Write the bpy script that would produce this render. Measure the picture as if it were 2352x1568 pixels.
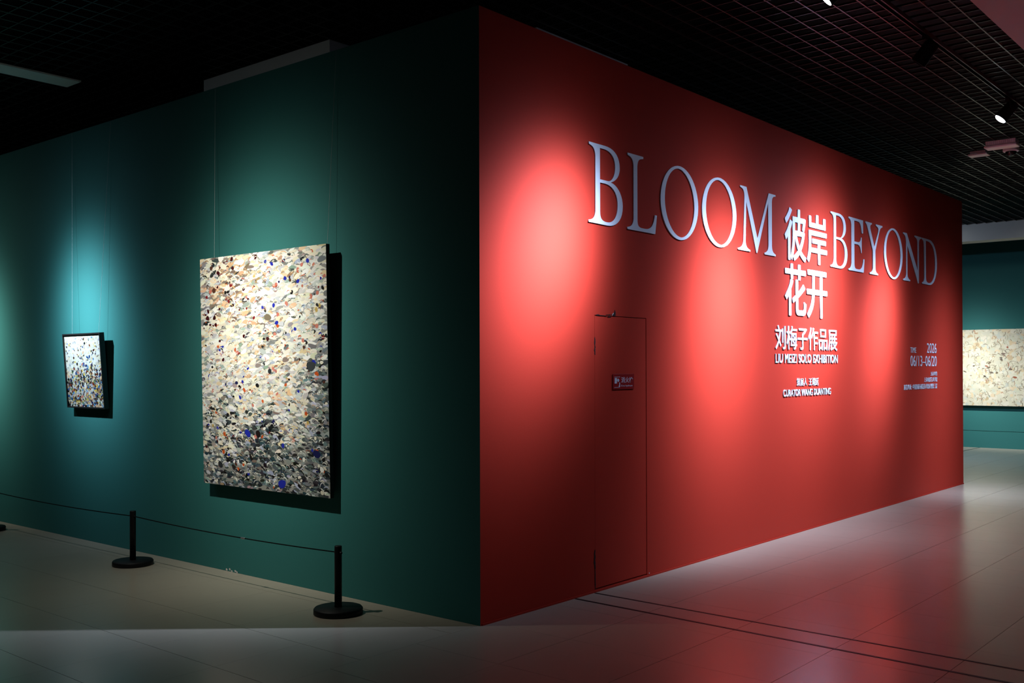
import bpy, bmesh, math, random
from mathutils import Vector, Matrix

for o in list(bpy.data.objects):
    bpy.data.objects.remove(o)
C = bpy.context.scene.collection
SC = bpy.context.scene

# ------------------------------------------------------------------ camera
AZ, PITCH, ROLL = 0.7004, 0.0068, -0.0027
CAM = Vector((-4.3802, -3.9377, 1.5))
cd = bpy.data.cameras.new('camera')
cam = bpy.data.objects.new('camera', cd)
C.objects.link(cam)
ax = Vector((math.cos(AZ)*math.cos(PITCH), math.sin(AZ)*math.cos(PITCH), math.sin(PITCH)))
rt = Vector((math.sin(AZ), -math.cos(AZ), 0))
up = rt.cross(ax)
r2 = rt*math.cos(ROLL) + up*math.sin(ROLL)
u2 = -rt*math.sin(ROLL) + up*math.cos(ROLL)
M = Matrix((r2, u2, -ax)).transposed().to_4x4()
M.translation = CAM
cam.matrix_world = M
cd.sensor_width = 36.0
cd.lens = 2323.0*36.0/2352.0
cd.shift_y = 44.585/2352.0
cd.clip_end = 100
SC.camera = cam

# ------------------------------------------------------------------ world, exposure
w = bpy.data.worlds.new('world')
SC.world = w
w.use_nodes = True
w.node_tree.nodes['Background'].inputs[0].default_value = (0.55, 0.72, 1.0, 1)
w.node_tree.nodes['Background'].inputs[1].default_value = 0.0008
vs = SC.view_settings
vs.view_transform = 'Standard'
vs.look = 'None'
vs.gamma = 1.0
vs.exposure = 0.0
vs.use_curve_mapping = False

# lamp settings used by the track spotlights below: every lamp throws
#   W * (exp(-(1-cos)/s1) + k2*exp(-(1-cos)/s2) + k3*exp(-(1-cos)/s3))
# about its axis (a reflector's beam, its halo and its stray light)
COOL = (0.71, 0.86, 1.20)
NEUT = (1.0, 0.98, 0.88)
BLUE = (0.72, 0.92, 1.10)
RED_SPOTS = [
    # x, aim, W, (s1, k2, s2, k3, s3), lens set back, y, drop
    (1.385, (0.64, 0, 2.18), 2600, (.0170, .035, .05, .0010, .35), .0, -1.60, .128),
    (3.10, (2.92, 0, 1.80), 2400, (.027, .06, .09, .0014, .35), .05, -1.55, .088),
    (5.28, (4.62, 0, 1.78), 1950, (.050, .05, .12, .0012, .35), -.012, -1.55, .088),
    (6.95, (6.32, 0, 1.74), 2000, (.023, .045, .09, .0010, .35), .05, -1.55, .088),
    (8.75, (8.20, 0, .25), 760, (.045, .03, .09, .0008, .35), .05, -1.55, .088),
]
GREEN_SPOTS = [
    # y, aim, W, profile, colour
    (2.06, (0, 2.04, 1.52), 760, (.046, .04, .12, .002, .35), NEUT),
    (5.00, (0, 4.58, 1.84), 1750, (.0175, .05, .07, .002, .35), BLUE),
    (7.10, (0, 6.70, 1.70), 1200, (.018, .06, .10, .006, .35), NEUT),
]
FAR_SPOTS = [
    # x, y, aim, W, profile, colour
    (13.1, 1.9, (15.5, 1.5, 1.12), 1250, (.028, .05, .10, .004, .35), (.98, 1.0, .98)),
    (13.1, -0.3, (15.5, -0.3, 1.12), 1250, (.028, .05, .10, .004, .35), (.98, 1.0, .98)),
    (11.2, 3.0, (13.4, 1.6, 0.0), 420, (.08, .2, .3, .12, .6), COOL),
]

# ------------------------------------------------------------------ materials
def srgb(*c):
    return tuple(((x/12.92) if x <= .04045 else ((x+.055)/1.055)**2.4) for x in c)

def mat(name, col, rough=.5, metal=0., spec=.5, bump=0., bscale=40., rvar=0., cvar=0.):
    m = bpy.data.materials.new(name)
    m.use_nodes = True
    nt = m.node_tree
    b = nt.nodes['Principled BSDF']
    b.inputs['Base Color'].default_value = (*col, 1)
    b.inputs['Roughness'].default_value = rough
    b.inputs['Metallic'].default_value = metal
    b.inputs['Specular IOR Level'].default_value = spec
    if bump or rvar or cvar:
        tc = nt.nodes.new('ShaderNodeTexCoord')
        nz = nt.nodes.new('ShaderNodeTexNoise')
        nz.inputs['Scale'].default_value = bscale
        nz.inputs['Detail'].default_value = 4
        nt.links.new(tc.outputs['Object'], nz.inputs['Vector'])
        if bump:
            bp = nt.nodes.new('ShaderNodeBump')
            bp.inputs['Strength'].default_value = bump
            bp.inputs['Distance'].default_value = .004
            nt.links.new(nz.outputs['Fac'], bp.inputs['Height'])
            nt.links.new(bp.outputs['Normal'], b.inputs['Normal'])
        if rvar:
            mr = nt.nodes.new('ShaderNodeMapRange')
            mr.inputs['To Min'].default_value = rough - rvar
            mr.inputs['To Max'].default_value = rough + rvar
            nt.links.new(nz.outputs['Fac'], mr.inputs['Value'])
            nt.links.new(mr.outputs['Result'], b.inputs['Roughness'])
        if cvar:
            hs = nt.nodes.new('ShaderNodeMixRGB')
            hs.inputs['Color1'].default_value = tuple(c*(1-cvar) for c in col) + (1,)
            hs.inputs['Color2'].default_value = tuple(min(1, c*(1+cvar)) for c in col) + (1,)
            nt.links.new(nz.outputs['Fac'], hs.inputs['Fac'])
            nt.links.new(hs.outputs['Color'], b.inputs['Base Color'])
    return m

def mat_paint(name, rough=.45):
    m = bpy.data.materials.new(name)
    m.use_nodes = True
    nt = m.node_tree
    b = nt.nodes['Principled BSDF']
    a = nt.nodes.new('ShaderNodeVertexColor')
    a.layer_name = 'Col'
    nt.links.new(a.outputs['Color'], b.inputs['Base Color'])
    b.inputs['Roughness'].default_value = rough
    b.inputs['Specular IOR Level'].default_value = .25
    return m

def mat_emit(name, col, strength):
    m = bpy.data.materials.new(name)
    m.use_nodes = True
    b = m.node_tree.nodes['Principled BSDF']
    b.inputs['Base Color'].default_value = (.8, .8, .8, 1)
    b.inputs['Emission Color'].default_value = (*col, 1)
    b.inputs['Emission Strength'].default_value = strength
    return m

M_RED = mat('red_wall_paint', (.455, .0340, .0185), .65, bump=.06, bscale=90, cvar=.05, spec=.10)
M_TEAL = mat('teal_wall_paint', (.027, .134, .126), .65, bump=.06, bscale=90, cvar=.05, spec=.12)
M_TILE = mat('floor_tile_stone', (.38, .335, .265), .255, bscale=3, rvar=.01, cvar=.03, spec=.6)
M_GROUT = mat('floor_grout', (.02, .02, .02), .8)
M_BLACK = mat('black_powder_coat', (.005, .005, .006), .5, spec=.22)
M_VOID = mat('black_ceiling_void', (.003, .003, .003), .9)
M_GRID = mat('black_grid_metal', (.010, .0095, .0095), .36, spec=.5)
M_WHITE = mat('white_lacquer', (.80, .82, .82), .5)
M_SOFFIT = mat('white_plaster', (.34, .32, .32), .7, bump=.03)
M_BEAM = mat('grey_plaster', (.62, .62, .56), .7, bump=.03)
M_LETTER = mat('white_acrylic', (.70, .76, .86), .35)
M_FRAME = mat('black_frame_wood', (.008, .008, .008), .45)
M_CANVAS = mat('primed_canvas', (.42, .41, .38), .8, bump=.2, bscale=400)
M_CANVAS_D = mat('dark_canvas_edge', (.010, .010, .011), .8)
M_PAINT = mat_paint('oil_paint')
M_STEEL = mat('brushed_steel', (.55, .56, .58), .3, metal=1)
M_WIRE = mat('hanging_wire_nylon', (.35, .42, .42), .35)
M_ROPE = mat('black_elastic_cord', (.003, .0035, .0035), .9, spec=.1)
M_SIGN = mat('red_sign_plastic', (.30, .012, .012), .35)
M_SIGNW = mat('sign_print_pale', (.60, .62, .72), .5)
M_CHIP = mat('dark_broken_plaster', (.020, .004, .003), .9)
M_CHIPW = mat('pale_broken_plaster', (.55, .5, .48), .9)
M_DIFF = mat('lamp_diffuser', (.74, .80, .77), .6)
M_DEVICE = mat('pale_device_plastic', (.78, .76, .76), .4)
M_DOME = mat('smoked_dome', (.012, .012, .013), .12)
M_LENS = mat_emit('lamp_lens', (.85, .95, 1.0), 12)

# ------------------------------------------------------------------ helpers
class MB:
    def __init__(s):
        s.v, s.f = [], []
    def add(s, verts, faces):
        k = len(s.v)
        s.v += [tuple(p) for p in verts]
        s.f += [tuple(i+k for i in f) for f in faces]
        return s
    def box(s, a, b):
        x0, y0, z0 = a
        x1, y1, z1 = b
        return s.add([(x0, y0, z0), (x1, y0, z0), (x1, y1, z0), (x0, y1, z0), (x0, y0, z1), (x1, y0, z1), (x1, y1, z1), (x0, y1, z1)],
                     [(0, 3, 2, 1), (4, 5, 6, 7), (0, 1, 5, 4), (1, 2, 6, 5), (2, 3, 7, 6), (3, 0, 4, 7)])
    def prism(s, pts, z0, z1):
        n = len(pts)
        vs_ = [(x, y, z0) for x, y in pts] + [(x, y, z1) for x, y in pts]
        fs = [tuple(range(n-1, -1, -1)), tuple(range(n, 2*n))]
        fs += [(i, (i+1) % n, n+(i+1) % n, n+i) for i in range(n)]
        return s.add(vs_, fs)
    def lathe(s, prof, axis=Vector((0, 0, 1)), org=Vector((0, 0, 0)), n=32):
        axis = Vector(axis).normalized()
        t = Vector((1, 0, 0)) if abs(axis.x) < .9 else Vector((0, 1, 0))
        e1 = axis.cross(t).normalized()
        e2 = axis.cross(e1)
        vs_, fs = [], []
        for r, h in prof:
            for i in range(n):
                a = 2*math.pi*i/n
                vs_.append(Vector(org) + axis*h + (e1*math.cos(a)+e2*math.sin(a))*r)
        for k in range(len(prof)-1):
            for i in range(n):
                j = (i+1) % n
                fs.append((k*n+i, k*n+j, (k+1)*n+j, (k+1)*n+i))
        fs.append(tuple(range(n-1, -1, -1)))
        fs.append(tuple(range((len(prof)-1)*n, len(prof)*n)))
        return s.add(vs_, fs)
    def tube(s, pts, r, n=8):
        pts = [Vector(p) for p in pts]
        vs_, fs = [], []
        for k, p in enumerate(pts):
            d = (pts[min(k+1, len(pts)-1)] - pts[max(k-1, 0)]).normalized()
            t = Vector((0, 0, 1)) if abs(d.z) < .9 else Vector((1, 0, 0))
            e1 = d.cross(t).normalized()
            e2 = d.cross(e1)
            for i in range(n):
                a = 2*math.pi*i/n
                vs_.append(p + (e1*math.cos(a)+e2*math.sin(a))*r)
        for k in range(len(pts)-1):
            for i in range(n):
                j = (i+1) % n
                fs.append((k*n+i, k*n+j, (k+1)*n+j, (k+1)*n+i))
        fs.append(tuple(range(n-1, -1, -1)))
        fs.append(tuple(range((len(pts)-1)*n, len(pts)*n)))
        return s.add(vs_, fs)
    def mesh(s, name):
        me = bpy.data.meshes.new(name)
        me.from_pydata(s.v, [], s.f)
        bm = bmesh.new()
        bm.from_mesh(me)
        bmesh.ops.recalc_face_normals(bm, faces=bm.faces)
        bm.to_mesh(me)
        bm.free()
        return me

def obj(name, mb, material, parent=None, loc=None, bevel=0., smooth=False):
    me = mb.mesh(name) if isinstance(mb, MB) else mb
    if material is not None and not me.materials:
        me.materials.append(material)
    o = bpy.data.objects.new(name, me)
    C.objects.link(o)
    if parent is not None:
        o.parent = parent
    if loc is not None:
        o.location = loc
    if bevel:
        bv = o.modifiers.new('bevel', 'BEVEL')
        bv.width = bevel
        bv.segments = 2
        bv.limit_method = 'ANGLE'
    if smooth:
        for p in me.polygons:
            p.use_smooth = len(p.vertices) <= 4
    return o

def tag(o, label=None, cat=None, group=None, kind=None):
    if label: o['label'] = label
    if cat: o['category'] = cat
    if group: o['group'] = group
    if kind: o['kind'] = kind
    return o

def empty(name, loc=(0, 0, 0), rz=0., rot=None):
    o = bpy.data.objects.new(name, None)
    o.empty_display_size = .1
    C.objects.link(o)
    o.location = loc
    o.rotation_euler = rot if rot else (0, 0, rz)
    return o

def copy_tree(o, parent=None):
    c = o.copy()
    C.objects.link(c)
    if parent is not None:
        c.parent = parent
    for ch in list(o.children):
        copy_tree(ch, c)
    return c

# ------------------------------------------------------------------ setting: floor
LR, HW, FX = 9.2565, 3.615, 15.52          # red wall length, partition height, far wall
floor = tag(obj('floor', MB().box((-7, -7, -.12), (FX, 9.2, -.004)), M_GROUT), kind='structure')
G = .0016
def deep(x0, x1, y0, y1):
    return max((x-CAM.x)*math.cos(AZ)+(y-CAM.y)*math.sin(AZ) for x in (x0, x1) for y in (y0, y1))
rows_r = [0.02, -.57, -1.175, -1.77, -2.365, -2.96, -3.56, -4.16]
cells = []
for k in range(len(rows_r)-1):
    for i in range(34):
        x0 = -4.7 + .6*i
        x1 = min(x0+.6, FX)
        if x1-x0 > .05:
            cells.append((x0, x1, rows_r[k+1], rows_r[k]))
xl = [-2.6, -2.0, -1.45, -.9, -.225, 0.0]
yl = [0.02, .5, 1.1, 1.71, 2.3, 2.9, 3.5, 4.1, 4.7, 5.3, 5.9, 6.5, 7.1, 7.7]
for i in range(5):
    for k in range(len(yl)-1):
        cells.append((xl[i], xl[i+1], yl[k], yl[k+1]))
yr = [0.02, .56, 1.15, 1.74, 2.33]
i = 0
x0 = LR+.0435
while x0 < FX-.05:
    for k in range(len(yr)-1):
        cells.append((x0, min(x0+.6, FX), yr[k], yr[k+1]))
    x0 += .6
near = []
rest = MB()
for c in cells:
    left = c[1] <= .01
    gx, gy = (.0015, .0005) if left else (.0007, .0013)
    a, b = (c[0]+gx, c[2]+gy, -.012), (c[1]-gx, c[3]-gy, 0.0)
    if deep(*c) > 4.35:
        near.append((a, b))
    else:
        rest.box(a, b)
near.sort(key=lambda t: (t[0][0]-CAM.x)**2+(t[0][1]-CAM.y)**2)
tile_mesh = {}
for k, (a, b) in enumerate(near):
    if k < 290:
        key = (round(b[0]-a[0], 3), round(b[1]-a[1], 3))
        if key not in tile_mesh:
            tile_mesh[key] = MB().box((0, 0, -.008), (b[0]-a[0], b[1]-a[1], 0)).mesh('floor_tile')
            tile_mesh[key].materials.append(M_TILE)
        obj('floor_tile', tile_mesh[key], None, floor, (a[0], a[1], 0))
    else:
        rest.box(a, b)
# the same tiles where the camera does not look: round the lens and behind the partition
for i in range(5):
    for k in range(16):
        rest.box((-7+.6*k+G, -7+.57*i+G, -.012), (-6.4+.6*k-G, -6.43+.57*i-G, 0))
for i in range(5):
    for k in range(15):
        rest.box((-5.6+.6*i+G, .02+.6*k+G, -.012), (-5+.6*i-G, .62+.6*k-G, 0))
rt_ = obj('outer_floor_tiles', rest, M_TILE, floor)
tag(rt_, kind='stuff')
# dark steel tracks let into the floor (parallel rails running out from under the red wall)
def strip(name, p0, p1, wd, h=.0015):
    p0, p1 = Vector((*p0, 0)), Vector((*p1, 0))
    d = (p1-p0).normalized()
    n = Vector((-d.y, d.x, 0))*wd/2
    pts = [p0+n, p0-n, p1-n, p1+n]
    return tag(obj(name, MB().prism([(p.x, p.y) for p in pts], 0, h), M_BLACK), kind='structure')
strip('trim_1', (1.128, -.012), (1.045, -3.4), .017)
strip('trim_2', (0.912, -.012), (0.785, -3.4), .021)
strip('trim_3', (9.9, 1.555), (FX-.01, 1.522), .02)

# ------------------------------------------------------------------ setting: walls
DX0, DX1, DZ1 = 1.148, 1.786, 1.853         # flush hydrant door in the red wall
mb = MB()
mb.prism([(0, 0), (DX0, 0), (DX0, .15), (.15, .15)], 0, HW)
mb.box((DX1, 0, 0), (LR, .15, HW))
mb.box((DX0, 0, DZ1), (DX1, .15, HW))
mb.box((DX0, 0, 0), (DX1, .15, .016))
wall_red = tag(obj('wall_right', mb, M_RED), kind='structure')
wall_green = tag(obj('wall_left', MB().prism([(0, 0), (.15, .15), (.15, 9), (0, 9)], 0, HW), M_TEAL), kind='structure')
wall_far = tag(obj('wall_back', MB().box((FX, -7, 0), (FX+.15, 9.2, 4.6)), M_TEAL), kind='structure')
# outer shell of the hall (behind the camera and beyond the partitions)
tag(obj('wall_front', MB().box((-7, -7.15, 0), (FX, -7, 4.6)), M_TEAL), kind='structure')
tag(obj('wall_side', MB().box((-7.15, -7, 0), (-7, 9.2, 4.6)), M_TEAL), kind='structure')
tag(obj('wall_rear', MB().box((-7, 9.2, 0), (FX, 9.35, 4.6)), M_TEAL), kind='structure')
# thin skirting line that catches the light at the foot of the red wall
tag(obj('baseboard_right', MB().box((.012, -.007, 0), (LR, -.0003, .011)), M_RED), kind='structure')

# flakes on the green wall's foot
def flake(name, pts, material, parent, frame):
    mb = MB()
    n = len(pts)
    if frame == 'red':
        vs_ = [(x, -.0002, z) for x, z in pts] + [(x, -.0012, z) for x, z in pts]
    elif frame == 'door':
        vs_ = [(x, -.0005, z) for x, z in pts] + [(x, -.0022, z) for x, z in pts]
    else:
        vs_ = [(-.0002, y, z) for y, z in pts] + [(-.0012, y, z) for y, z in pts]
    mb.add(vs_, [tuple(range(n)), tuple(range(n, 2*n))] + [(i, (i+1) % n, n+(i+1) % n, n+i) for i in range(n)])
    return obj(name, mb, material, parent)
for y, z, sx, sz in ((2.53, .010, .012, .008), (2.49, .016, .010, .009), (2.465, .006, .012, .006), (2.42, .012, .013, .007), (2.40, .006, .009, .006)):
    flake('paint_chip', [(y-sx, z-sz*.4), (y-sx*.2, z-sz), (y+sx, z-sz*.2), (y+sx*.4, z+sz), (y-sx*.6, z+sz*.6)], M_CHIPW, wall_green, 'green')

# hydrant door
door = tag(empty('door_1', (DX0, 0, 0)), kind='structure')
dp = obj('door_panel', MB().box((.005, .0025, .024), (DX1-DX0-.0045, .04, DZ1-.0045)), M_RED, door)
obj('door_reveal', MB().box((0.001, .06, .017), (DX1-DX0-.001, .149, DZ1-.001)), M_VOID, door)
random.seed(3)
def ragged(x0, z0, x1, z1, wd, n=9):
    a, b = [], []
    L = math.hypot(x1-x0, z1-z0)
    nx, nz = -(z1-z0)/L, (x1-x0)/L
    for i in range(n+1):
        t = i/n
        q = wd*math.sin(math.pi*min(1, max(0.04, t)))**.6*random.uniform(.35, 1)
        a.append((x0+(x1-x0)*t+nx*q, z0+(z1-z0)*t+nz*q))
        q = wd*random.uniform(.15, .8)
        b.append((x0+(x1-x0)*t-nx*q, z0+(z1-z0)*t-nz*q))
    return a+b[::-1]
def chip(pts, m=M_CHIP):
    return flake('plaster_chip', [(x-DX0, z) for x, z in pts], m, door, 'door')
chip(ragged(1.150, 1.585, 1.151, 1.64, .010))
chip(ragged(1.151, 1.635, 1.149, 1.705, .008))
chip(ragged(1.165, 1.853, 1.205, 1.855, .006, 6))
chip(ragged(1.195, 1.852, 1.30, 1.850, .0028, 8))
chip(ragged(1.28, 1.858, 1.365, 1.862, .0028, 8))
chip(ragged(1.30, 1.846, 1.345, 1.848, .004, 6))
chip([(1.362, 1.858), (1.378, 1.876), (1.388, 1.896), (1.396, 1.878), (1.398, 1.858), (1.38, 1.852)])
chip([(1.352, 1.857), (1.368, 1.874), (1.378, 1.872), (1.374, 1.856)], M_CHIPW)
chip(ragged(1.143, .155, 1.142, .285, .014))
chip(ragged(1.147, .02, 1.145, .165, .007))
chip([(1.806, .022), (1.812, .030), (1.82, .024), (1.814, .018)], M_CHIPW)

# hydrant sign
sg = tag(empty('hydrant_sign', (1.357, -.0012, 1.350)), 'small red fire hydrant plaque with pale icon and Chinese lettering on the red wall', 'sign')
obj('plaque', MB().box((0, -.003, 0), (.262, 0, .106)), M_SIGN, sg, bevel=.001)

# ------------------------------------------------------------------ setting: ceiling
HC = 3.9
ceil = tag(obj('ceiling', MB().box((-7, -7, 4.6), (FX+.15, 9.35, 4.7)), M_VOID), kind='structure')
XB = 13.7
SOFY = -2.09
gm_x = MB().box((-4.4, -.0045, 0), (XB, .0045, .016)).mesh('grid_blade'); gm_x.materials.append(M_GRID)
gm_y = MB().box((-.003, SOFY+.01, 0), (.003, 8.4, .014)).mesh('grid_blade'); gm_y.materials.append(M_GRID)
k = -4
while True:
    y = -1.412 + .1533*k
    k += 1
    if y > 8.4: break
    if y < SOFY+.02 or abs(y+1.565) < .02: continue
    obj('grid_blade', gm_x, None, ceil, (0, y, HC-.002))
k = -48
while True:
    x = 2.167 + .1358*k
    k += 1
    if x > XB: break
    obj('grid_blade', gm_y, None, ceil, (x, 0, HC))
tag(obj('trim_4', MB().box((-7, -7, 3.76), (FX, SOFY, 4.6)), M_SOFFIT), kind='structure')
tag(obj('trim_5', MB().box((XB, SOFY+.001, 3.62), (XB+.35, 9.2, 3.915)), M_BEAM), kind='structure')

# ------------------------------------------------------------------ ceiling fittings
tr = tag(empty('lighting_track', (-1.5, -1.55, HC-.036)), 'long black lighting track fixed under the grid ceiling along the red wall', 'lighting track')
obj('channel_base', MB().box((0, -.018, .020), (14.4, .018, .030)), M_BLACK, tr)
for s in (-1, 1):
    obj('channel_lip', MB().box((0, s*.018-.003, 0), (14.4, s*.018+.003, .032)), M_GRID, tr)

def lamp_profile(ld, prof):
    ld.use_nodes = True
    nt = ld.node_tree
    em = nt.nodes['Emission']
    tc = nt.nodes.new('ShaderNodeTexCoord')
    sp = nt.nodes.new('ShaderNodeSeparateXYZ')
    nt.links.new(tc.outputs['Normal'], sp.inputs[0])
    def op(kind, a, b=None):
        n = nt.nodes.new('ShaderNodeMath')
        n.operation = kind
        for i, q in enumerate((a, b)):
            if q is None: continue
            if isinstance(q, (int, float)): n.inputs[i].default_value = q
            else: nt.links.new(q, n.inputs[i])
        return n.outputs[0]
    om = op('SUBTRACT', op('ABSOLUTE', sp.outputs[2]), 1.0)        # cos - 1
    s1, k2, s2, k3, s3 = prof
    tot = op('EXPONENT', op('DIVIDE', om, s1))
    for k, q in ((k2, s2), (k3, s3)):
        tot = op('ADD', tot, op('MULTIPLY', op('EXPONENT', op('DIVIDE', om, q)), k))
    nt.links.new(tot, em.inputs['Strength'])

def track_spot(mount, aim, W, prof, col, label, group, back=.0, drop=.088):
    mount = Vector(mount)
    e = tag(empty('track_spotlight', mount), label, 'spotlight', group)
    piv = Vector((0, 0, -drop))
    a = (Vector(aim) - (mount+piv)).normalized()
    side = a.cross(Vector((0, 0, 1))).normalized()
    obj('adapter', MB().box((-.075, -.016, -.032), (.075, .016, 0)), M_BLACK, e, bevel=.003)
    obj('stem', MB().lathe([(.011, 0), (.011, .026)], (0, 0, 1), (0, 0, -.050), 16), M_BLACK, e)
    yk = MB()
    for s in (-1, 1):
        q = side*s*.062
        yk.tube([q+piv, q+Vector((0, 0, -.046))], .006, 8)
    yk.tube([side*-.064+Vector((0, 0, -.046)), side*.064+Vector((0, 0, -.046))], .007, 8)
    obj('yoke', yk, M_BLACK, e)
    obj('housing', MB().lathe([(.040, -.068), (.052, -.060), (.054, .06), (.054, .062)], a, piv, 32), M_BLACK, e, smooth=True)
    sn = MB()                                                     # open snoot in front of the reflector
    n = 32
    e1 = side; e2 = a.cross(side)
    ring = [(.054, .060), (.0565, .064), (.0565, .110), (.0500, .110), (.0500, .046)]
    vs_ = [piv+a*h+(e1*math.cos(2*math.pi*i/n)+e2*math.sin(2*math.pi*i/n))*r for r, h in ring for i in range(n)]
    fs = [(k*n+i, k*n+(i+1) % n, (k+1)*n+(i+1) % n, (k+1)*n+i) for k in range(len(ring)-1) for i in range(n)]
    sn.add(vs_, fs)
    obj('snoot', sn, M_BLACK, e)
    dome = .020 if back < 0 else .003
    prof_ = [(.0498*math.cos(t), .109-max(0, back)+dome*math.sin(t)) for t in [i*math.pi/2/6*.98 for i in range(7)]]
    obj('lens', MB().lathe(prof_, a, piv, 32), M_LENS, e, smooth=True)
    ld = bpy.data.lights.new('lamp', 'SPOT')
    ld.energy = W
    ld.color = col
    ld.spot_size = math.radians(150)
    ld.spot_blend = .25
    ld.shadow_soft_size = .022
    lamp_profile(ld, prof)
    lo = bpy.data.objects.new('lamp', ld)
    C.objects.link(lo)
    lo.parent = e
    lo.location = piv + a*.160
    lo.rotation_euler = (-a).to_track_quat('Z', 'Y').to_euler()
    return e
RL = ['black track spotlight with glowing lens, half cut off by the top edge of the photo',
      'dark track spotlight second from the left on the ceiling track, lens turned away',
      'black track spotlight with brightly glowing lens near the pale ceiling devices',
      'black track spotlight aimed at BEYOND on the red wall, just outside the picture',
      'black track spotlight lighting the foot of the red wall near its far end']
for s, lb in zip(RED_SPOTS, RL):
    track_spot((s[0], s[5], HC-.036), s[1], s[2], s[3], COOL, lb, 'spotlights along the red wall', s[4], s[6])
GL = ['black spotlight hung before the green wall for the large painting',
      'black spotlight hung before the green wall for the small framed painting',
      'black spotlight hung before the green wall beyond the small painting']
t2 = tag(empty('lighting_track', (-1.98, 1.0, HC-.036)), 'black lighting track under the grid ceiling parallel to the green wall', 'lighting track')
obj('channel_base', MB().box((-.018, 0, .02), (.018, 7.2, .03)), M_BLACK, t2)
for s in (-1, 1):
    obj('channel_lip', MB().box((s*.018-.003, 0, 0), (s*.018+.003, 7.2, .032)), M_GRID, t2)
for s, lb in zip(GREEN_SPOTS, GL):
    track_spot((-1.98, s[0], HC-.036), s[1], *s[2:5], lb, 'spotlights along the green wall')
FL = ['black spotlight at the hall end, left one aimed at the wide pale painting',
      'black spotlight at the hall end, right one aimed at the wide pale painting',
      'black spotlight behind the end of the red wall lighting the floor']
for s, lb in zip(FAR_SPOTS, FL):
    track_spot((s[0], s[1], HC-.003), s[2], *s[3:6], lb, 'spotlights at the hall end')

# flush panel lamp (switched off) at the left
pl = tag(empty('panel_lamp', (-.26, 4.22, HC-.012)), 'pale oblong ceiling panel lamp, switched off, flush in the black grid over the green wall', 'ceiling lamp')
obj('diffuser', MB().box((-1.2, .004, 0), (-.004, .241, .01)), M_DIFF, pl)
fr = MB()
for a, b in (((-1.204, 0, .001), (0, .004, .013)), ((-1.204, .241, .001), (0, .245, .013)), ((-1.204, .004, .001), (-1.2, .241, .013)), ((-.004, .004, .001), (0, .241, .013))):
    fr.box(a, b)
obj('lamp_frame', fr, M_WHITE, pl)

# housings that hang above the partition walls
def light_housing(loc, dx, dy, z0, label):
    e = tag(empty('light_housing', (loc[0], loc[1], z0)), label, 'light housing', 'white housings above the partition walls')
    h = HC-.006-z0
    obj('casing', MB().box((0, 0, .012), (dx, dy, h)), M_WHITE, e, bevel=.002)
    obj('diffuser', MB().box((.02, .02, 0), (dx-.02, dy-.02, .012)), M_DIFF, e)
    for x in (.25*dx, .75*dx):
        rod = MB()
        rod.tube([(x, dy/2, h), (x, dy/2, 4.6-z0)], .006, 8)
        obj('suspension_rod', rod, M_BLACK, e)
    return e
light_housing((.385, 1.808), .46, 1.613, 3.66, 'long white light housing showing over the top of the green wall')
light_housing((1.16, .497), 1.15, .40, 3.68, 'narrow pale light housing just showing over the top of the red wall')

# ceiling devices near the right spotlight
def device(name, loc, label, cat):
    return tag(empty(name, loc), label, cat)
d = device('detector_box', (7.12, -1.165, HC-.075), 'pale ribbed ceiling box, the longer and upper one right of the glowing spotlight', 'sensor')
mb = MB()
mb.prism([(0, 0), (.16, 0), (.16, .325), (0, .325)], 0, .03)
obj('cover', mb, M_DEVICE, d, bevel=.012)
obj('body', MB().box((.015, .015, .03), (.145, .31, .075)), M_DEVICE, d)
for k in range(14):
    obj('rib', MB().box((.009, .03+.02*k, .034), (.016, .041+.02*k, .070)), M_DEVICE, d)
d = device('detector_box', (7.54, -.76, HC-.05), 'small flat pale ceiling box, lower left of the longer ribbed one', 'sensor')
obj('cover', MB().box((0, 0, 0), (.14, .20, .022)), M_DEVICE, d, bevel=.008)
obj('body', MB().box((.02, .02, .022), (.12, .18, .05)), M_DEVICE, d)
d = device('dome_camera', (7.57, -1.00, HC-.055), 'small dome camera with dark glass bubble and pale ring on the ceiling', 'camera')
obj('ring', MB().lathe([(.074, 0), (.082, .006), (.080, .045), (.07, .055)], (0, 0, 1), (0, 0, 0), 32), M_DEVICE, d, smooth=True)
obj('dome', MB().lathe([(.058*math.cos(t), .002-.050*math.sin(t)) for t in [i*math.pi/2/8*.985 for i in range(9)]], (0, 0, 1), (0, 0, 0), 32), M_DOME, d, smooth=True)

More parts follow.
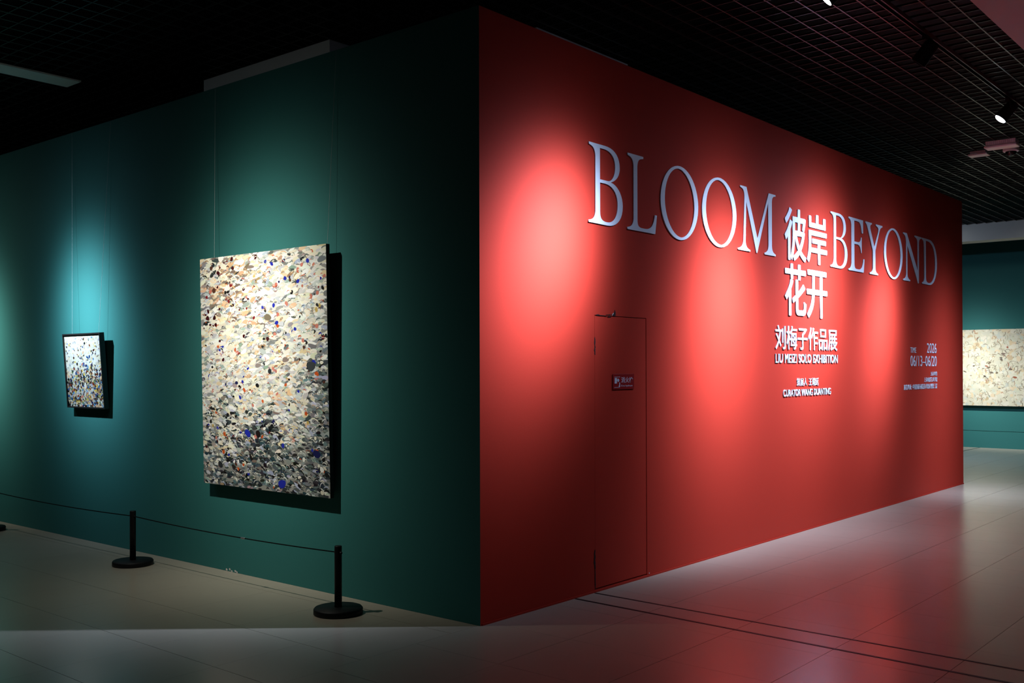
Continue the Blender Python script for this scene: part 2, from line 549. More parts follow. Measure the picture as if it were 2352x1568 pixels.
# ------------------------------------------------------------------ paintings
def to_lin(c):
    return srgb(*c)
def jit(c, a, rnd):
    k = rnd.uniform(-a, a)
    return tuple(min(.93, max(.01, x+k+rnd.uniform(-a*.35, a*.35))) for x in c)
class Dabs:
    """painter's-order dabs: every dab lies a hair above the ones it covers"""
    def __init__(s, w, h, cell=.04, step=.000012, gain=1.0):
        s.gain = gain
        s.w, s.h, s.cell, s.step = w, h, cell, step
        s.v, s.f, s.c, s.grid = [], [], [], {}
        s.mx = 0
    def poly(s, pts, col):
        pts = [(min(s.w, max(0, x)), min(s.h, max(0, y))) for x, y in pts]
        xs = [p[0] for p in pts]; ys = [p[1] for p in pts]
        keys = [(i, j) for i in range(int(min(xs)/s.cell), int(max(xs)/s.cell)+1) for j in range(int(min(ys)/s.cell), int(max(ys)/s.cell)+1)]
        L = 1+max(s.grid.get(q, 0) for q in keys)
        for q in keys: s.grid[q] = L
        s.mx = max(L, s.mx)
        k = len(s.v)
        s.v += [(x, -L*s.step, y) for x, y in pts]
        s.f.append(tuple(range(k, k+len(pts))))
        s.c += [(*[q*s.gain for q in to_lin(col)], 1)]*len(pts)
    def blob(s, x, y, a, b, ang, col, rnd, n=11):
        ph = rnd.uniform(0, 6.28)
        ca, sa = math.cos(ang), math.sin(ang)
        w1, w2 = rnd.uniform(-.16, .16), rnd.uniform(-.12, .12)
        pts = []
        for i in range(n):
            t = 2*math.pi*i/n
            r = 1+w1*math.sin(2*t+ph)+w2*math.cos(3*t+ph)
            p, q = a*r*math.cos(t), b*r*math.sin(t)
            pts.append((x+p*ca-q*sa, y+p*sa+q*ca))
        s.poly(pts, col)
    def crescent(s, x, y, a, th, ang, span, col, rnd, n=7):
        o, i_ = [], []
        for k in range(n+1):
            t = (k/n-.5)*span
            wv = th*math.sin(math.pi*(k+.35)/(n+.7))
            px, py = a*math.sin(t), a*math.cos(t)-a
            nx, ny = math.sin(t), math.cos(t)
            o.append((px+nx*wv*.5, py+ny*wv*.5)); i_.append((px-nx*wv*.5, py-ny*wv*.5))
        ca, sa = math.cos(ang), math.sin(ang)
        s.poly([(x+p*ca-q*sa, y+p*sa+q*ca) for p, q in o+i_[::-1]], col)
    def mesh(s, name, material):
        me = bpy.data.meshes.new(name)
        me.from_pydata(s.v, [], s.f)
        ca = me.color_attributes.new('Col', 'FLOAT_COLOR', 'POINT')
        flat = [x for c in s.c for x in c]
        ca.data.foreach_set('color', flat)
        me.materials.append(material)
        return me

def pick(rnd, table):
    t = rnd.uniform(0, sum(w for w, _ in table))
    for w_, c in table:
        t -= w_
        if t <= 0: return c
    return table[-1][1]

def sstep(a, b, x):
    t = min(1, max(0, (x-a)/(b-a)))
    return t*t*(3-2*t)

IVORY, WHITE_, PEARL, CREAM = (.88, .86, .78), (.90, .90, .87), (.76, .77, .77), (.88, .80, .66)
PEACH, TAN, TAUPE, MAUVE = (.84, .68, .54), (.66, .54, .42), (.50, .44, .40), (.62, .54, .54)
G1, G2, G3, LAV = (.58, .59, .58), (.45, .47, .47), (.33, .36, .36), (.66, .68, .76)
DK1, DK2, DK3, DTEAL = (.10, .10, .10), (.17, .18, .19), (.22, .24, .25), (.18, .25, .28)
TEALG, SAGE = (.40, .48, .50), (.60, .66, .62)
BLUE_, NAVY, MAROON, REDD, ORANGE, SALMON, OCHRE, BROWN = (.13, .17, .62), (.10, .11, .30), (.24, .06, .08), (.46, .10, .11), (.76, .33, .14), (.76, .46, .40), (.72, .62, .34), (.32, .20, .15)

def big_palette(u, v, rnd):
    n = .10*math.sin(7*u+5*v+1)+.08*math.sin(13*u-9*v)
    dark = sstep(.47, .16, v + .12*(1-u) + n*.8)           # bottom, earlier on the right
    dark = max(dark, .35*sstep(.75, 1.0, u)*sstep(.75, .45, v))
    warm = sstep(.58, .95, v + n)*sstep(.95, .30, u+.15*n)
    tl = sstep(.62, .95, v)*sstep(.38, .0, u)
    grey = sstep(.62, 1.0, u+n)*.9
    br = max(0, 1-1.15*dark-.60*warm-.6*grey)
    return [(br*2.2+.10, IVORY), (br*1.9+.10, WHITE_), (br*1.4+.3*grey+.12, PEARL), (.5*tl, G2), (.4*tl, TAUPE), (.35*tl, DK3), (.25*tl, BROWN), (.25*tl, MAROON), (br*.6+.3*warm, CREAM), (.22*br+.5*warm, PEACH), (.6*warm+.02, TAN),
            (.4*warm+.1*dark+.03, TAUPE), (.25*warm+.05+.08*grey, MAUVE), (.5*grey+.25*dark+.22, G1), (.75*grey+.4*dark+.10, G2), (.4*grey+.7*dark+.03, G3),
            (.20+.2*dark, LAV), (.9*dark, DK1), (1.2*dark+.05*warm, DK2), (1.0*dark, DK3), (.9*dark, DTEAL), (.5*dark+.1*grey, TEALG), (.22+.15*grey, SAGE)]

def painting(name, loc, rz, lean, w, h, th, label, cat, dabs, frame=None, edge=M_CANVAS_D, group=None):
    e = tag(empty(name, loc, rot=(lean, 0, rz)), label, cat, group)
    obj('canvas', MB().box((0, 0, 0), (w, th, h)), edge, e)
    pm = tag(obj('paint_layer', dabs.mesh('paint_layer', M_PAINT), None, e, (0, -.0004, 0)), kind='stuff')
    if frame:
        fw, fd = frame
        for nm, a, b in (('frame_side', (-fw, -.012, -fw), (0, fd, h+fw)), ('frame_side', (w, -.012, -fw), (w+fw, fd, h+fw)),
                         ('frame_rail', (0, -.012, -fw), (w, fd, 0)), ('frame_rail', (0, -.012, h), (w, fd, h+fw))):
            obj(nm, MB().box(a, b), M_FRAME, e)
    return e

# ---- large painting on the green wall; local x runs to the viewer's right (towards the corner)
rnd = random.Random(11)
W, H = 1.46, 1.672
D = Dabs(W, H, gain=.88)
D.poly([(0, 0), (W, 0), (W, H), (0, H)], (.55, .55, .52))
N = 5600
for i in range(N):
    x, y = rnd.uniform(0, W), rnd.uniform(0, H)
    u, v = x/W, y/H
    lay = i/N
    sc = (1.5-.45*lay)*(.80+.45*v)
    col = jit(pick(rnd, big_palette(u, v, rnd)), .06, rnd)
    ang = rnd.gauss(.12 if v > .4 else -.10, .22)
    if rnd.random() < .62:
        a = rnd.uniform(.019, .038)*sc
        D.blob(x, y, a, a*rnd.uniform(.26, .48), ang, col, rnd)
    else:
        D.crescent(x, y, rnd.uniform(.020, .042)*sc, rnd.uniform(.006, .012)*sc, ang, rnd.uniform(1.2, 2.4), col, rnd)
for i in range(430):                       # accents
    x, y = rnd.uniform(.02, W-.02), rnd.uniform(.02, H-.02)
    u, v = x/W, y/H
    lw = sstep(.5, .8, v)*sstep(.6, .15, u)
    dk = sstep(.45, .15, v)
    tab = [(.10+.14*dk, BLUE_), (.05+.05*dk, NAVY), (.02+1.3*lw, MAROON), (.05+.7*lw, REDD), (.14+.2*dk, ORANGE), (.20, SALMON), (.08, OCHRE),
           (.05+.25*lw+.3*dk, DK1), (.05+.3*lw, BROWN), (1.2*dk+.2, WHITE_), (.7*dk+.2, IVORY), (.10+.15*dk, DK2)]
    col = jit(pick(rnd, tab), .03, rnd)
    ang = rnd.gauss(0, .5)
    if rnd.random() < .62:
        a = rnd.uniform(.008, .019)
        D.blob(x, y, a, a*rnd.uniform(.6, .95), ang, col, rnd)
    else:
        D.crescent(x, y, rnd.uniform(.012, .024), rnd.uniform(.006, .010), ang, rnd.uniform(1.2, 2.8), col, rnd)
for i in range(1100):                      # flat thin paint arcs; impasto highlights and shading put into their colour
    x, y = rnd.uniform(.02, W-.02), rnd.uniform(.02, H-.02)
    u, v = x/W, y/H
    dk = sstep(.50, .18, v+.12*(1-u))
    tab = [(1.2, WHITE_), (.8, IVORY), (.5*(1-dk), PEACH), (.25*(1-dk), ORANGE), (.5*(1-dk), G2), (.25, DK2), (.9*dk, DK1), (.4*dk, TEALG)]
    D.crescent(x, y, rnd.uniform(.014, .030), rnd.uniform(.0035, .0065), rnd.gauss(0, .45), rnd.uniform(1.3, 2.6), jit(pick(rnd, tab), .03, rnd), rnd, 5)
for u, v, a, c in ((.385, .235, .034, BLUE_), (.91, .17, .036, NAVY), (.90, .535, .022, BLUE_), (.63, .70, .019, BLUE_), (.60, .945, .017, BLUE_), (.70, .88, .018, BLUE_),
                   (.65, .035, .040, BLUE_), (.12, .855, .024, BROWN), (.06, .735, .022, MAROON), (.12, .735, .020, (.2, .07, .07)), (.47, .235, .030, (.12, .08, .08)),
                   (.22, .31, .018, DK1), (.15, .09, .030, DK2), (.88, .52, .045, DK3), (.945, .11, .022, WHITE_), (.92, .49, .02, ORANGE), (.10, .955, .02, BROWN), (.16, .93, .021, MAROON),
                   (.35, .455, .014, BLUE_), (.19, .55, .016, MAROON), (.30, .45, .017, (.12, .13, .3)), (.57, .50, .022, DK2), (.47, .44, .02, DK1)):
    D.blob(u*W, v*H, a, a*.78, rnd.uniform(-.4, .4), c, rnd, 13)
LEAN_B = math.atan2(.034, H)
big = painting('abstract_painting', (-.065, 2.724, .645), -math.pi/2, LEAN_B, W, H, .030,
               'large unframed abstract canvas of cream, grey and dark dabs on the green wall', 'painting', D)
# ---- small framed painting
rnd = random.Random(5)
W2, H2 = .632, .626
D = Dabs(W2, H2, .025, gain=.58)
D.poly([(0, 0), (W2, 0), (W2, H2), (0, H2)], (.86, .85, .80))
YEL, SKY, RUST, GRN = (.86, .74, .36), (.36, .58, .74), (.50, .22, .12), (.42, .52, .40)
N = 2300
for i in range(N):
    x, y = rnd.uniform(0, W2), rnd.uniform(0, H2)
    u, v = x/W2, y/H2
    lo = sstep(.72, .38, v+.06*math.sin(9*u))
    tab = [(2.6-2.3*lo, IVORY), (2.4-2.2*lo, WHITE_), (.5, CREAM), (.35+.1*lo, PEARL), (.12+.3*lo, PEACH), (.10+.2*lo, LAV), (.14+.6*lo, YEL), (.05+.42*lo, SKY), (.95*lo, DK1),
           (.03+.6*lo, BROWN), (.03+.22*lo, RUST), (.3*lo, GRN), (.25*lo, NAVY), (.05+.3*lo, G2), (.4*lo, TAN), (.25*lo, (.16, .30, .52)), (.2*lo, SALMON), (.3*lo, TEALG)]
    col = jit(pick(rnd, tab), .04, rnd)
    ang = rnd.gauss(0, .5)
    k = 1.15-.3*i/N
    if rnd.random() < .72:
        a = rnd.uniform(.011, .023)*k
        D.blob(x, y, a, a*rnd.uniform(.45, .75), ang, col, rnd, 9)
    else:
        D.crescent(x, y, rnd.uniform(.009, .018), rnd.uniform(.004, .008), ang, rnd.uniform(1.3, 2.8), col, rnd, 5)
for i in range(130):
    x = rnd.uniform(0, W2); y = H2*rnd.betavariate(1.4, 1.5)
    a = rnd.uniform(.007, .015)
    c = pick(rnd, [(3, DK1), (1.5, BROWN), (1, (.16, .30, .52)), (.6, YEL), (.6, RUST), (1, DK2)])
    if y > .62*H2 and rnd.random() < .6: a *= .6
    D.blob(x, y, a, a*rnd.uniform(.6, 1), rnd.uniform(-1, 1), c, rnd, 9)
LEAN_S = math.atan2(.048, .65)
small = painting('framed_painting', (-.048, 4.857, 1.172), -math.pi/2, LEAN_S, W2, H2, .02,
                 'small black framed abstract painting leaning out from the green wall under a blue light', 'painting', D, frame=(.012, .030))
# ---- wide pale painting on the far wall
rnd = random.Random(8)
W3, H3 = 4.4, 1.40
D = Dabs(W3, H3, .06, .00003, gain=.70)
D.poly([(0, 0), (W3, 0), (W3, H3), (0, H3)], (.84, .82, .72))
N = 4200
for i in range(N):
    x, y = rnd.uniform(0, W3), rnd.uniform(0, H3)
    r = rnd.random()
    if r < .52:
        a = rnd.uniform(.02, .055)
        D.blob(x, y, a, a*rnd.uniform(.5, .9), rnd.uniform(-1.5, 1.5), jit(pick(rnd, [(3, (.88, .86, .77)), (2, (.84, .83, .74)), (1, CREAM), (1, (.80, .82, .76)), (.3, (.78, .70, .56))]), .025, rnd), rnd, 8)
    else:
        c = pick(rnd, [(3, (.62, .58, .50)), (2, (.52, .47, .40)), (1.2, (.70, .62, .50)), (.5, (.35, .33, .30)), (.35, (.66, .40, .30)), (.25, (.75, .55, .35))])
        D.crescent(x, y, rnd.uniform(.025, .075), rnd.uniform(.006, .013), rnd.uniform(-1.9, 1.9), rnd.uniform(1.0, 2.4), jit(c, .04, rnd), rnd, 5)
for i in range(60):
    x = W3*rnd.uniform(.0, 1); y = H3*rnd.gauss(.5, .15)
    D.blob(x, y, rnd.uniform(.02, .045), rnd.uniform(.012, .02), rnd.uniform(-.6, .6), jit(pick(rnd, [(2, (.45, .40, .33)), (1, (.36, .33, .28)), (1, (.60, .36, .26))]), .04, rnd), rnd, 8)
far = painting('wide_painting', (FX-.075, 2.55, .780), -math.pi/2, 0, W3, H3, .06,
               'wide pale cream abstract canvas on the teal wall beyond the end of the red wall', 'painting', D)

# hanging wires (children of the paintings, given in painting coordinates)
def wire(parent, p_world, q_world):
    bpy.context.view_layer.update()
    inv = parent.matrix_world.inverted()
    obj('hanging_wire', MB().tube([inv @ Vector(p_world), inv @ Vector(q_world)], .0011, 6), M_WIRE, parent)
wire(big, (-.058, 2.600, 2.31), (-.012, 2.655, HW-.01))
wire(big, (-.058, 1.300, 2.31), (-.012, 1.262, HW-.01))
wire(small, (-.066, 4.765, 1.80), (-.012, 4.880, HW-.01))
wire(small, (-.066, 4.30, 1.80), (-.012, 4.20, HW-.01))
bpy.context.view_layer.update()

# ------------------------------------------------------------------ barrier: stanchions and ropes
def stanchion(y):
    e = empty('barrier_post', (-.325, y, 0))
    obj('base', MB().lathe([(.146, 0), (.150, .004), (.150, .030), (.144, .038), (.03, .041)], n=48), M_BLACK, e, smooth=True)
    obj('pole', MB().lathe([(.0225, .04), (.0225, .408), (.021, .413)], n=24), M_BLACK, e, smooth=True)
    for s in (-1, 1):
        obj('cord_eyelet', MB().lathe([(.006, 0), (.009, .003), (.006, .012)], (0, s, 0), (0, s*.0215, .372), 12), M_BLACK, e)
    return e
p0 = stanchion(.878)
tag(p0, 'short black round-based barrier post nearest the corner, before the large painting', 'barrier post', 'barrier posts along the green wall')
p1 = copy_tree(p0); p1.location = (-.325, 3.283, 0)
p1['label'] = 'short black round-based barrier post between the large and the small painting'
p2 = copy_tree(p0); p2.location = (-.325, 5.86, 0)
p2['label'] = 'black barrier post farthest left, only the edge of its base in the picture'
def rope(ya, yb, label, conn=None, x=-.325, z=.372):
    n = 24
    pts = [(x, ya+(yb-ya)*i/n, z-.018*4*(i/n)*(1-i/n)) for i in range(n+1)]
    e = tag(empty('barrier_rope', (x, ya, z)), label, 'cord', 'barrier cords along the walls')
    obj('cord', MB().tube([(p[0]-x, p[1]-ya, p[2]-z) for p in pts], .0038, 8), M_ROPE, e)
    if conn is not None:
        t = (conn-ya)/(yb-ya)
        c = Vector((0, conn-ya, -.018*4*t*(1-t)))
        obj('connector', MB().lathe([(.0055, -.022), (.0065, -.018), (.0065, .018), (.0055, .022)], (0, 1, 0), c, 12), M_STEEL, e)
    return e
rope(.878+.033, 3.283-.033, 'thin black elastic cord with a steel joint, between the two nearest posts', 1.86)
rope(3.283+.033, 5.86-.033, 'thin black elastic cord running left out of the picture under the small painting')
# far barrier in front of the wide painting (posts hidden behind the red wall and outside the frame)
p3 = copy_tree(p0); p3.location = (14.8, 2.45, 0)
p3['label'] = 'black barrier post before the wide pale painting, hidden behind the red wall'
p4 = copy_tree(p0); p4.location = (14.8, -.35, 0)
p4['label'] = 'black barrier post before the wide pale painting, right of the picture'
rope(-.317, 2.417, 'thin dark cord before the teal wall under the wide pale painting', x=14.8)

# ------------------------------------------------------------------ lettering
def path_pts(path, n=9):
    out = []
    for seg in path:
        if len(seg) == 2:
            out.append(Vector(seg))
        else:
            p0_ = out[-1]
            a, b, c = Vector(seg[:2]), Vector(seg[2:4]), Vector(seg[4:])
            for i in range(1, n+1):
                t = i/n
                out.append(p0_*(1-t)**3+a*3*t*(1-t)**2+b*3*t*t*(1-t)+c*t**3)
    return [(p.x, p.y) for p in out]
def ellipse(cx, cy, rx, ry, tilt=0, n=56, e=2.0):
    pts = []
    for i in range(n):
        t = 2*math.pi*i/n
        c, s = math.cos(t), math.sin(t)
        x = rx*math.copysign(abs(c)**(2/e), c); y = ry*math.copysign(abs(s)**(2/e), s)
        pts.append((cx+x-tilt*y, cy+y))
    return pts
SERIF_L = [(0, .028), (.09, .04, .135, .06, .148, .15), (.148, .85), (.135, .94, .09, .96, .01, .972)]
GL_ = {
 'B': [path_pts([(.01, 1), (.36, 1), (.56, 1, .690, .92, .690, .76), (.690, .66, .60, .585, .484, .553), (.64, .54, .757, .42, .757, .28), (.757, .10, .61, -.004, .42, -.004), (.30, -.004, .2, 0, 0, 0)] + SERIF_L),
       path_pts([(.244, .957), (.33, .957), (.49, .957, .590, .89, .590, .76), (.590, .65, .52, .562, .42, .562), (.244, .562)]),
       path_pts([(.244, .522), (.36, .522), (.54, .522, .645, .42, .645, .28), (.645, .12, .55, .036, .40, .036), (.28, .036, .244, .07, .244, .16)])],
 'L': [path_pts([(.01, 1), (.38, 1), (.38, .972), (.28, .958, .245, .94, .235, .85), (.235, .14), (.235, .065, .27, .045, .36, .045), (.42, .045), (.57, .045, .63, .10, .67, .255), (.718, .255), (.672, 0), (0, 0)] + SERIF_L)],
 'O': [ellipse(.51, .5, .51, .519, e=1.97), ellipse(.51, .5, .402, .480, .045, e=1.94)],
 'M': [path_pts([(.08, 1), (.282, 1), (.655, .215), (1.058, 1), (1.297, 1), (1.297, .975), (1.20, .968, 1.163, .94, 1.163, .86), (1.158, .16), (1.165, .06, 1.22, .045, 1.299, .026), (1.299, 0), (.905, 0), (.905, .026),
                      (.99, .045, 1.04, .07, 1.045, .16), (1.037, .86), (.64, .0), (.612, .0), (.272, .80), (.248, .15), (.255, .06, .32, .04, .404, .026), (.404, 0), (0, 0), (0, .026), (.10, .04, .175, .07, .185, .16), (.222, .83), (.222, .94, .17, .965, .08, .975)])],
 'E': [path_pts([(.02, 1), (.715, 1), (.715, .752), (.655, .745), (.62, .93, .57, .955, .43, .955), (.278, .955), (.278, .560), (.45, .560), (.56, .560, .60, .59, .625, .665), (.642, .665), (.642, .365), (.622, .365), (.60, .46, .55, .515, .44, .515), (.278, .515),
                      (.278, .15), (.278, .065, .31, .045, .40, .045), (.50, .045), (.64, .045, .70, .11, .735, .256), (.781, .256), (.735, 0), (0, 0)] + SERIF_L)],
 'Y': [path_pts([(0, 1), (.325, 1), (.325, .972), (.25, .96, .225, .94, .245, .88), (.462, .53), (.665, .86), (.70, .93, .66, .955, .54, .972), (.54, 1), (.89, 1), (.89, .972), (.80, .955, .76, .93, .72, .86), (.502, .475), (.502, .14),
                      (.505, .06, .56, .04, .645, .026), (.645, 0), (.205, 0), (.205, .026), (.30, .04, .368, .06, .372, .14), (.372, .47), (.12, .87), (.08, .94, .05, .96, 0, .972)])],
 'N': [path_pts([(.01, 1), (.222, 1), (.905, .24), (.905, .86), (.90, .94, .83, .96, .72, .972), (.72, 1), (1.146, 1), (1.146, .972), (1.05, .96, .985, .94, .975, .86), (.958, -.01), (.925, -.01), (.245, .77), (.245, .15), (.25, .06, .33, .04, .419, .026), (.419, 0), (0, 0), (0, .026),
                      (.10, .04, .180, .06, .188, .15), (.188, .83), (.17, .94, .10, .96, .01, .972)])],
 'D': [path_pts([(.015, 1), (.44, 1), (.77, 1, .994, .82, .994, .52), (.994, .20, .78, -.004, .46, -.004), (.30, -.004, .2, 0, 0, 0)] + SERIF_L),
       path_pts([(.250, .957), (.41, .957), (.71, .957, .878, .80, .878, .51), (.878, .20, .71, .038, .44, .038), (.30, .038, .250, .07, .250, .16)])],
}
def glyph_mesh(ch, depth, scale):
    cu = bpy.data.curves.new('glyph', 'CURVE')
    cu.dimensions = '2D'
    cu.fill_mode = 'BOTH'
    cu.extrude = depth/2
    for pts in GL_[ch]:
        sp = cu.splines.new('POLY')
        sp.points.add(len(pts)-1)
        for q, (x, y) in zip(sp.points, pts):
            q.co = (x*scale, y*scale, 0, 1)
        sp.use_cyclic_u = True
    return cu

jobs = []                                   # (temp object, callback)
def text_obj(body, offset=0.):
    cu = bpy.data.curves.new('text', 'FONT')
    cu.body = body
    cu.size = 1
    cu.resolution_u = 5
    cu.extrude = .05
    cu.offset = offset
    o = bpy.data.objects.new('text', cu)
    C.objects.link(o)
    return o
def mesh_of(o):
    dg = bpy.context.evaluated_depsgraph_get()
    me = bpy.data.meshes.new_from_object(o.evaluated_get(dg))
    return me
def embolden(me, r):
    """thicken a character's strokes by laying shifted copies of it over one another"""
    bm = bmesh.new(); bm.from_mesh(me)
    base = bm.verts[:] + bm.edges[:] + bm.faces[:]
    for k, (dx, dy) in enumerate([(r*math.cos(t), r*.85*math.sin(t)) for t in [i*math.pi/5+.3 for i in range(10)]]):
        d = bmesh.ops.duplicate(bm, geom=base)
        for v in d['geom']:
            if isinstance(v, bmesh.types.BMVert):
                v.co.x += dx; v.co.y += dy
                v.co.z *= 1-.0025*(k+1)
    bm.to_mesh(me); bm.free()
def bounds(me):
    xs = [v.co.x for v in me.vertices]; ys = [v.co.y for v in me.vertices]
    return min(xs), max(xs), min(ys), max(ys)
def place(me, sx, ox, sz, oz, depth):
    """text plane -> red wall: local x along the wall, local z up, depth out of the wall (-y)"""
    zs = [v.co.z for v in me.vertices]
    z0, z1 = min(zs), max(zs)
    for v in me.vertices:
        x, y, z = v.co
        v.co = (x*sx+ox, -depth*(z-z0)/(z1-z0), y*sz+oz)
    me.flip_normals() if False else None
    bm = bmesh.new(); bm.from_mesh(me)
    bmesh.ops.remove_doubles(bm, verts=bm.verts, dist=1e-6)
    bmesh.ops.recalc_face_normals(bm, faces=bm.faces)
    bm.to_mesh(me); bm.free()
    return me

# the serif title: one object per letter
TITLE = [('B', 1.075, 1.477), ('L', 1.537, 1.921), ('O', 1.972, 2.517), ('O', 2.578, 3.139), ('M', 3.167, 3.862),
         ('B', 5.050, 5.466), ('E', 5.497, 5.915), ('Y', 5.950, 6.426), ('O', 6.471, 7.040), ('N', 7.062, 7.673), ('D', 7.690, 8.222)]
TL = ['large white raised serif letter B beginning BLOOM on the red wall', 'large white raised serif letter L, the dim one in BLOOM', 'large white raised letter O, left of the two in BLOOM',
      'large white raised letter O, right of the two in BLOOM', 'large white raised serif letter M ending BLOOM', 'white raised serif letter B beginning BEYOND', 'white raised serif letter E in BEYOND',
      'white raised serif letter Y in BEYOND', 'white raised letter O in BEYOND', 'white raised serif letter N in BEYOND, half in shadow', 'white raised serif letter D ending BEYOND, deep in shadow']
CAPH = .535
temps = []
for (ch, xa, xb), lb in zip(TITLE, TL):
    o = bpy.data.objects.new('glyph', glyph_mesh(ch, .1, 1)); C.objects.link(o)
    temps.append(('title', o, (xa, xb, 2.467, 3.002), lb))
# large Chinese title
for ch, box, lb in (('\u5f7c', (4.043, 4.495, 2.459, 2.933), 'large white raised Chinese character, upper left of the block of four'), ('\u5cb8', (4.512, 4.967, 2.462, 2.927), 'large white raised Chinese character, upper right of the block of four beside BEYOND'),
                    ('\u82b1', (4.043, 4.492, 1.960, 2.431), 'large white raised Chinese character, lower left of the block of four'), ('\u5f00', (4.506, 4.966, 1.956, 2.403), 'large white raised Chinese character, lower right of the block of four')):
    temps.append(('hanzi', text_obj(ch), box, lb))
# exhibition line, six characters on equal cells
L6 = '\u5218\u6885\u5b50\u4f5c\u54c1\u5c55'
ORD = ['first', 'second', 'third', 'fourth', 'fifth', 'sixth']
for k, ch in enumerate(L6):
    temps.append(('cell', text_obj(ch), (k, 6, 3.851, 5.204, 1.656, 1.866), 'mid-sized white raised Chinese character, %s in the row of six' % ORD[k]))
lines = [
    ('latin', 'LIU MEIZI SOLO EXHIBITION', (3.855, 5.213, 1.538, 1.616), .007, 'white raised capitals naming the solo exhibition, under the six Chinese characters', .0022),
    ('cjk', '\u7b56\u5c55\u4eba \u738b\u7aef\u5ef7', (4.288, 4.763, 1.327, 1.399), .007, 'small white raised Chinese line naming the curator', 0),
    ('latin', 'CURATOR WANG DUANTING', (4.009, 5.045, 1.238, 1.298), .007, 'small white raised capitals naming the curator, lowest line in the middle', .0016),
    ('latin', 'TIME', (7.294, 7.487, 1.659, 1.720), .004, 'tiny pale raised word TIME left of the year', 0),
    ('latin', '2026', (7.864, 8.208, 1.661, 1.777), .004, 'pale raised year 2026 at the right end of the red wall', 0),
    ('latin', '06/13\u201306/20', (7.296, 8.209, 1.505, 1.626), .004, 'pale raised dates under the year 2026', 0),
    ('cjk', '\u4e3b\u529e\u5355\u4f4d', (7.987, 8.228, 1.392, 1.443), .004, 'tiny pale raised Chinese line, the short one of four characters under the dates', 0),
    ('cjk', '\u4e0a\u6d77\u7535\u5f71\u827a\u672f\u5b66\u9662', (7.757, 8.228, 1.319, 1.375), .004, 'tiny pale raised Chinese line of eight characters under the dates', 0),
    ('cjk', '\u5c55\u89c8\u5730\u5740:\u4e2d\u56fd\u56fd\u5bb6\u753b\u9662\u7f8e\u672f\u9986\u4e1c\u4fa7\u9986\u4e09\u5c42', (7.075, 8.226, 1.239, 1.300), .004, 'tiny pale raised Chinese address line, lowest at the right end', 0),
]
ltemps = []
for kind, body, box, dp_, lb, off in lines:
    if kind == 'latin':
        ltemps.append([text_obj(body)])
    else:
        ltemps.append([text_obj(c) if c != ' ' else None for c in body])
st = [text_obj('\u6d88\u706b\u6813', .004), text_obj('Fire hydrant', .0)]
bpy.context.view_layer.update()

for kind, o, box, lb in temps:
    me = mesh_of(o)
    bpy.data.objects.remove(o)
    if kind == 'hanzi': embolden(me, .016)
    if kind == 'cell': embolden(me, .009)
    x0, x1, y0, y1 = bounds(me)
    if kind == 'cell':
        k, n, xa, xb, za, zb = box
        cw = (xb-xa)/(n-.06)
        s = cw/1.0
        cx0 = xa+cw*(k-.03)
        sz = (zb-za)/.93
        org = (cx0, -.0004, za)
        me = place(me, cw, 0, sz, .09*sz, .008)
    else:
        xa, xb, za, zb = box
        if kind == 'title':
            sz = CAPH; oz = 0
            sx = (xb-xa)/(x1-x0)
        else:
            sz = (zb-za)/(y1-y0); oz = -y0*sz
            sx = (xb-xa)/(x1-x0)
        org = (xa, -.0004, za)
        me = place(me, sx, -x0*sx, sz, oz, .009)
    me.materials.clear(); me.materials.append(M_LETTER)
    nm = 'title_letter' if kind == 'title' else 'title_character'
    grp = {'title': 'serif letters of the title', 'hanzi': 'large Chinese title characters', 'cell': 'six characters of the exhibition line'}[kind]
    t = obj(nm, me, None, None, org)
    tag(t, lb, 'letter', grp)

def split_letters(me):
    """cut a line's mesh into letters: loose pieces that overlap in x belong together"""
    bm = bmesh.new(); bm.from_mesh(me)
    bmesh.ops.remove_doubles(bm, verts=bm.verts, dist=1e-6)
    seen, comps = set(), []
    for v in bm.verts:
        if v in seen: continue
        st_, comp = [v], []
        seen.add(v)
        while st_:
            q = st_.pop(); comp.append(q)
            for e in q.link_edges:
                r = e.other_vert(q)
                if r not in seen:
                    seen.add(r); st_.append(r)
        comps.append(comp)
    out = []
    for comp in comps:
        idx = {v: i for i, v in enumerate(comp)}
        faces = [tuple(idx[v] for v in f.verts) for f in {f for v in comp for f in v.link_faces}]
        out.append(([tuple(v.co) for v in comp], faces))
    bm.free()
    out.sort(key=lambda t: min(p[0] for p in t[0]))
    return out

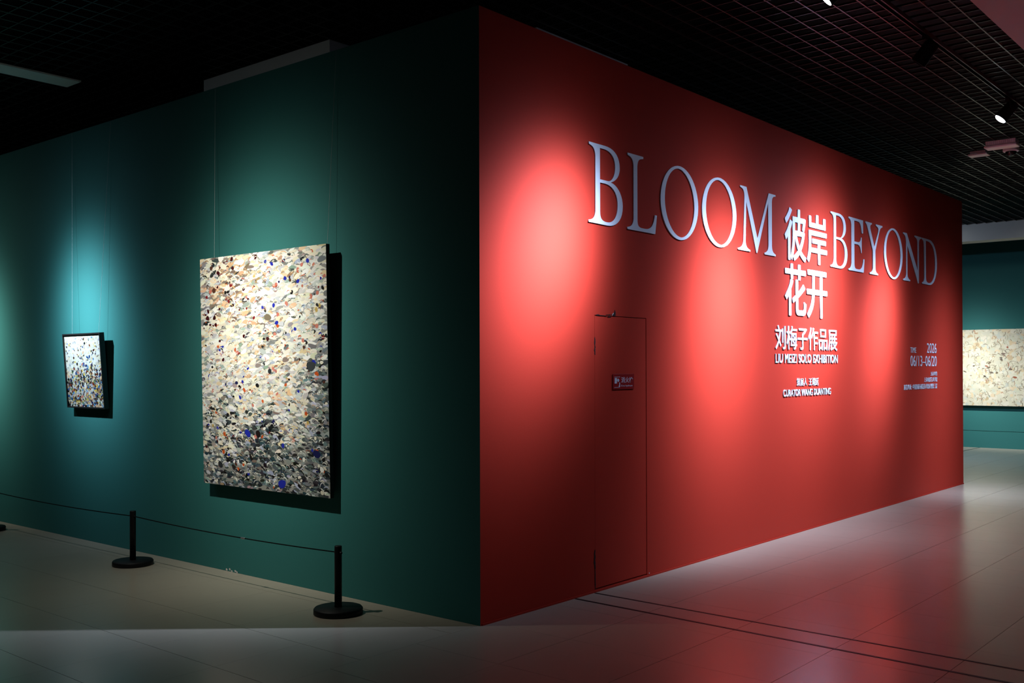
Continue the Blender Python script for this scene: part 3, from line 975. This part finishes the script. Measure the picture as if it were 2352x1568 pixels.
for (kind, body, box, dp_, lb, off), objs in zip(lines, ltemps):
    xa, xb, za, zb = box
    e = tag(empty('text_line', (xa, -.0004, za)), lb, 'lettering', 'raised text lines on the red wall')
    if kind == 'latin':
        me = mesh_of(objs[0]); bpy.data.objects.remove(objs[0])
        x0, x1, y0, y1 = bounds(me)
        sx, sz = (xb-xa)/(x1-x0), (zb-za)/(y1-y0)
        me = place(me, sx, -x0*sx, sz, -y0*sz, dp_)
        for vs_, fs in split_letters(me):
            mb = MB(); mb.add(vs_, fs)
            for q, (dx, dz) in enumerate(((-off, -off*.6), (off, -off*.6), (-off, off*.6), (off, off*.6))):
                if off: mb.add([(x+dx, y*(1-.006*(q+1)), z+dz) for x, y, z in vs_], fs)
            obj('letter', mb, M_LETTER, e)
    else:
        adv = [(.45 if c in ' :' else 1.0) for c in body]
        tot = sum(adv)-.08
        cw = (xb-xa)/tot
        sz = (zb-za)/.94
        x = -.04*cw
        for c, o, a in zip(body, objs, adv):
            if o is not None:
                me = mesh_of(o); bpy.data.objects.remove(o)
                me = place(me, cw, x + (.1*cw if c == ':' else 0), sz, .09*sz, dp_)
                me.materials.clear()
                obj('letter', me, M_LETTER, e)
            x += a*cw

# print on the hydrant sign
def sign_text(o, xa, xb, za, zb, nm):
    me = mesh_of(o); bpy.data.objects.remove(o)
    x0, x1, y0, y1 = bounds(me)
    sx, sz = (xb-xa)/(x1-x0), (zb-za)/(y1-y0)
    me = place(me, sx, xa-x0*sx, sz, za-y0*sz, .0006)
    me.materials.clear()
    return obj(nm, me, M_SIGNW, sg, (0, -.0031, 0))
sign_text(st[0], .100, .247, .044, .084, 'sign_lettering')
sign_text(st[1], .100, .243, .014, .030, 'sign_lettering')
ic = MB()
yy0, yy1 = -.0037, -.0031
ic.box((.020, yy0, .040), (.048, yy1, .078))            # cabinet
ic.box((.016, yy0, .083), (.086, yy1, .0855))           # border
ic.box((.016, yy0, .012), (.080, yy1, .0145))
ic.add([(.064+.013*math.cos(t), y_, .062+.011*math.sin(t)) for y_ in (yy0, yy1) for t in [i*math.pi/6 for i in range(12)]], [tuple(range(12)), tuple(range(23, 11, -1))]+[(i, (i+1) % 12, 12+(i+1) % 12, 12+i) for i in range(12)])
ic.box((.048, yy0, .058), (.056, yy1, .066))
ic.box((.076, yy0, .016), (.086, yy1, .046))            # hose nozzle
ic.box((.070, yy0, .016), (.076, yy1, .026))
obj('hydrant_icon', ic, M_SIGNW, sg)
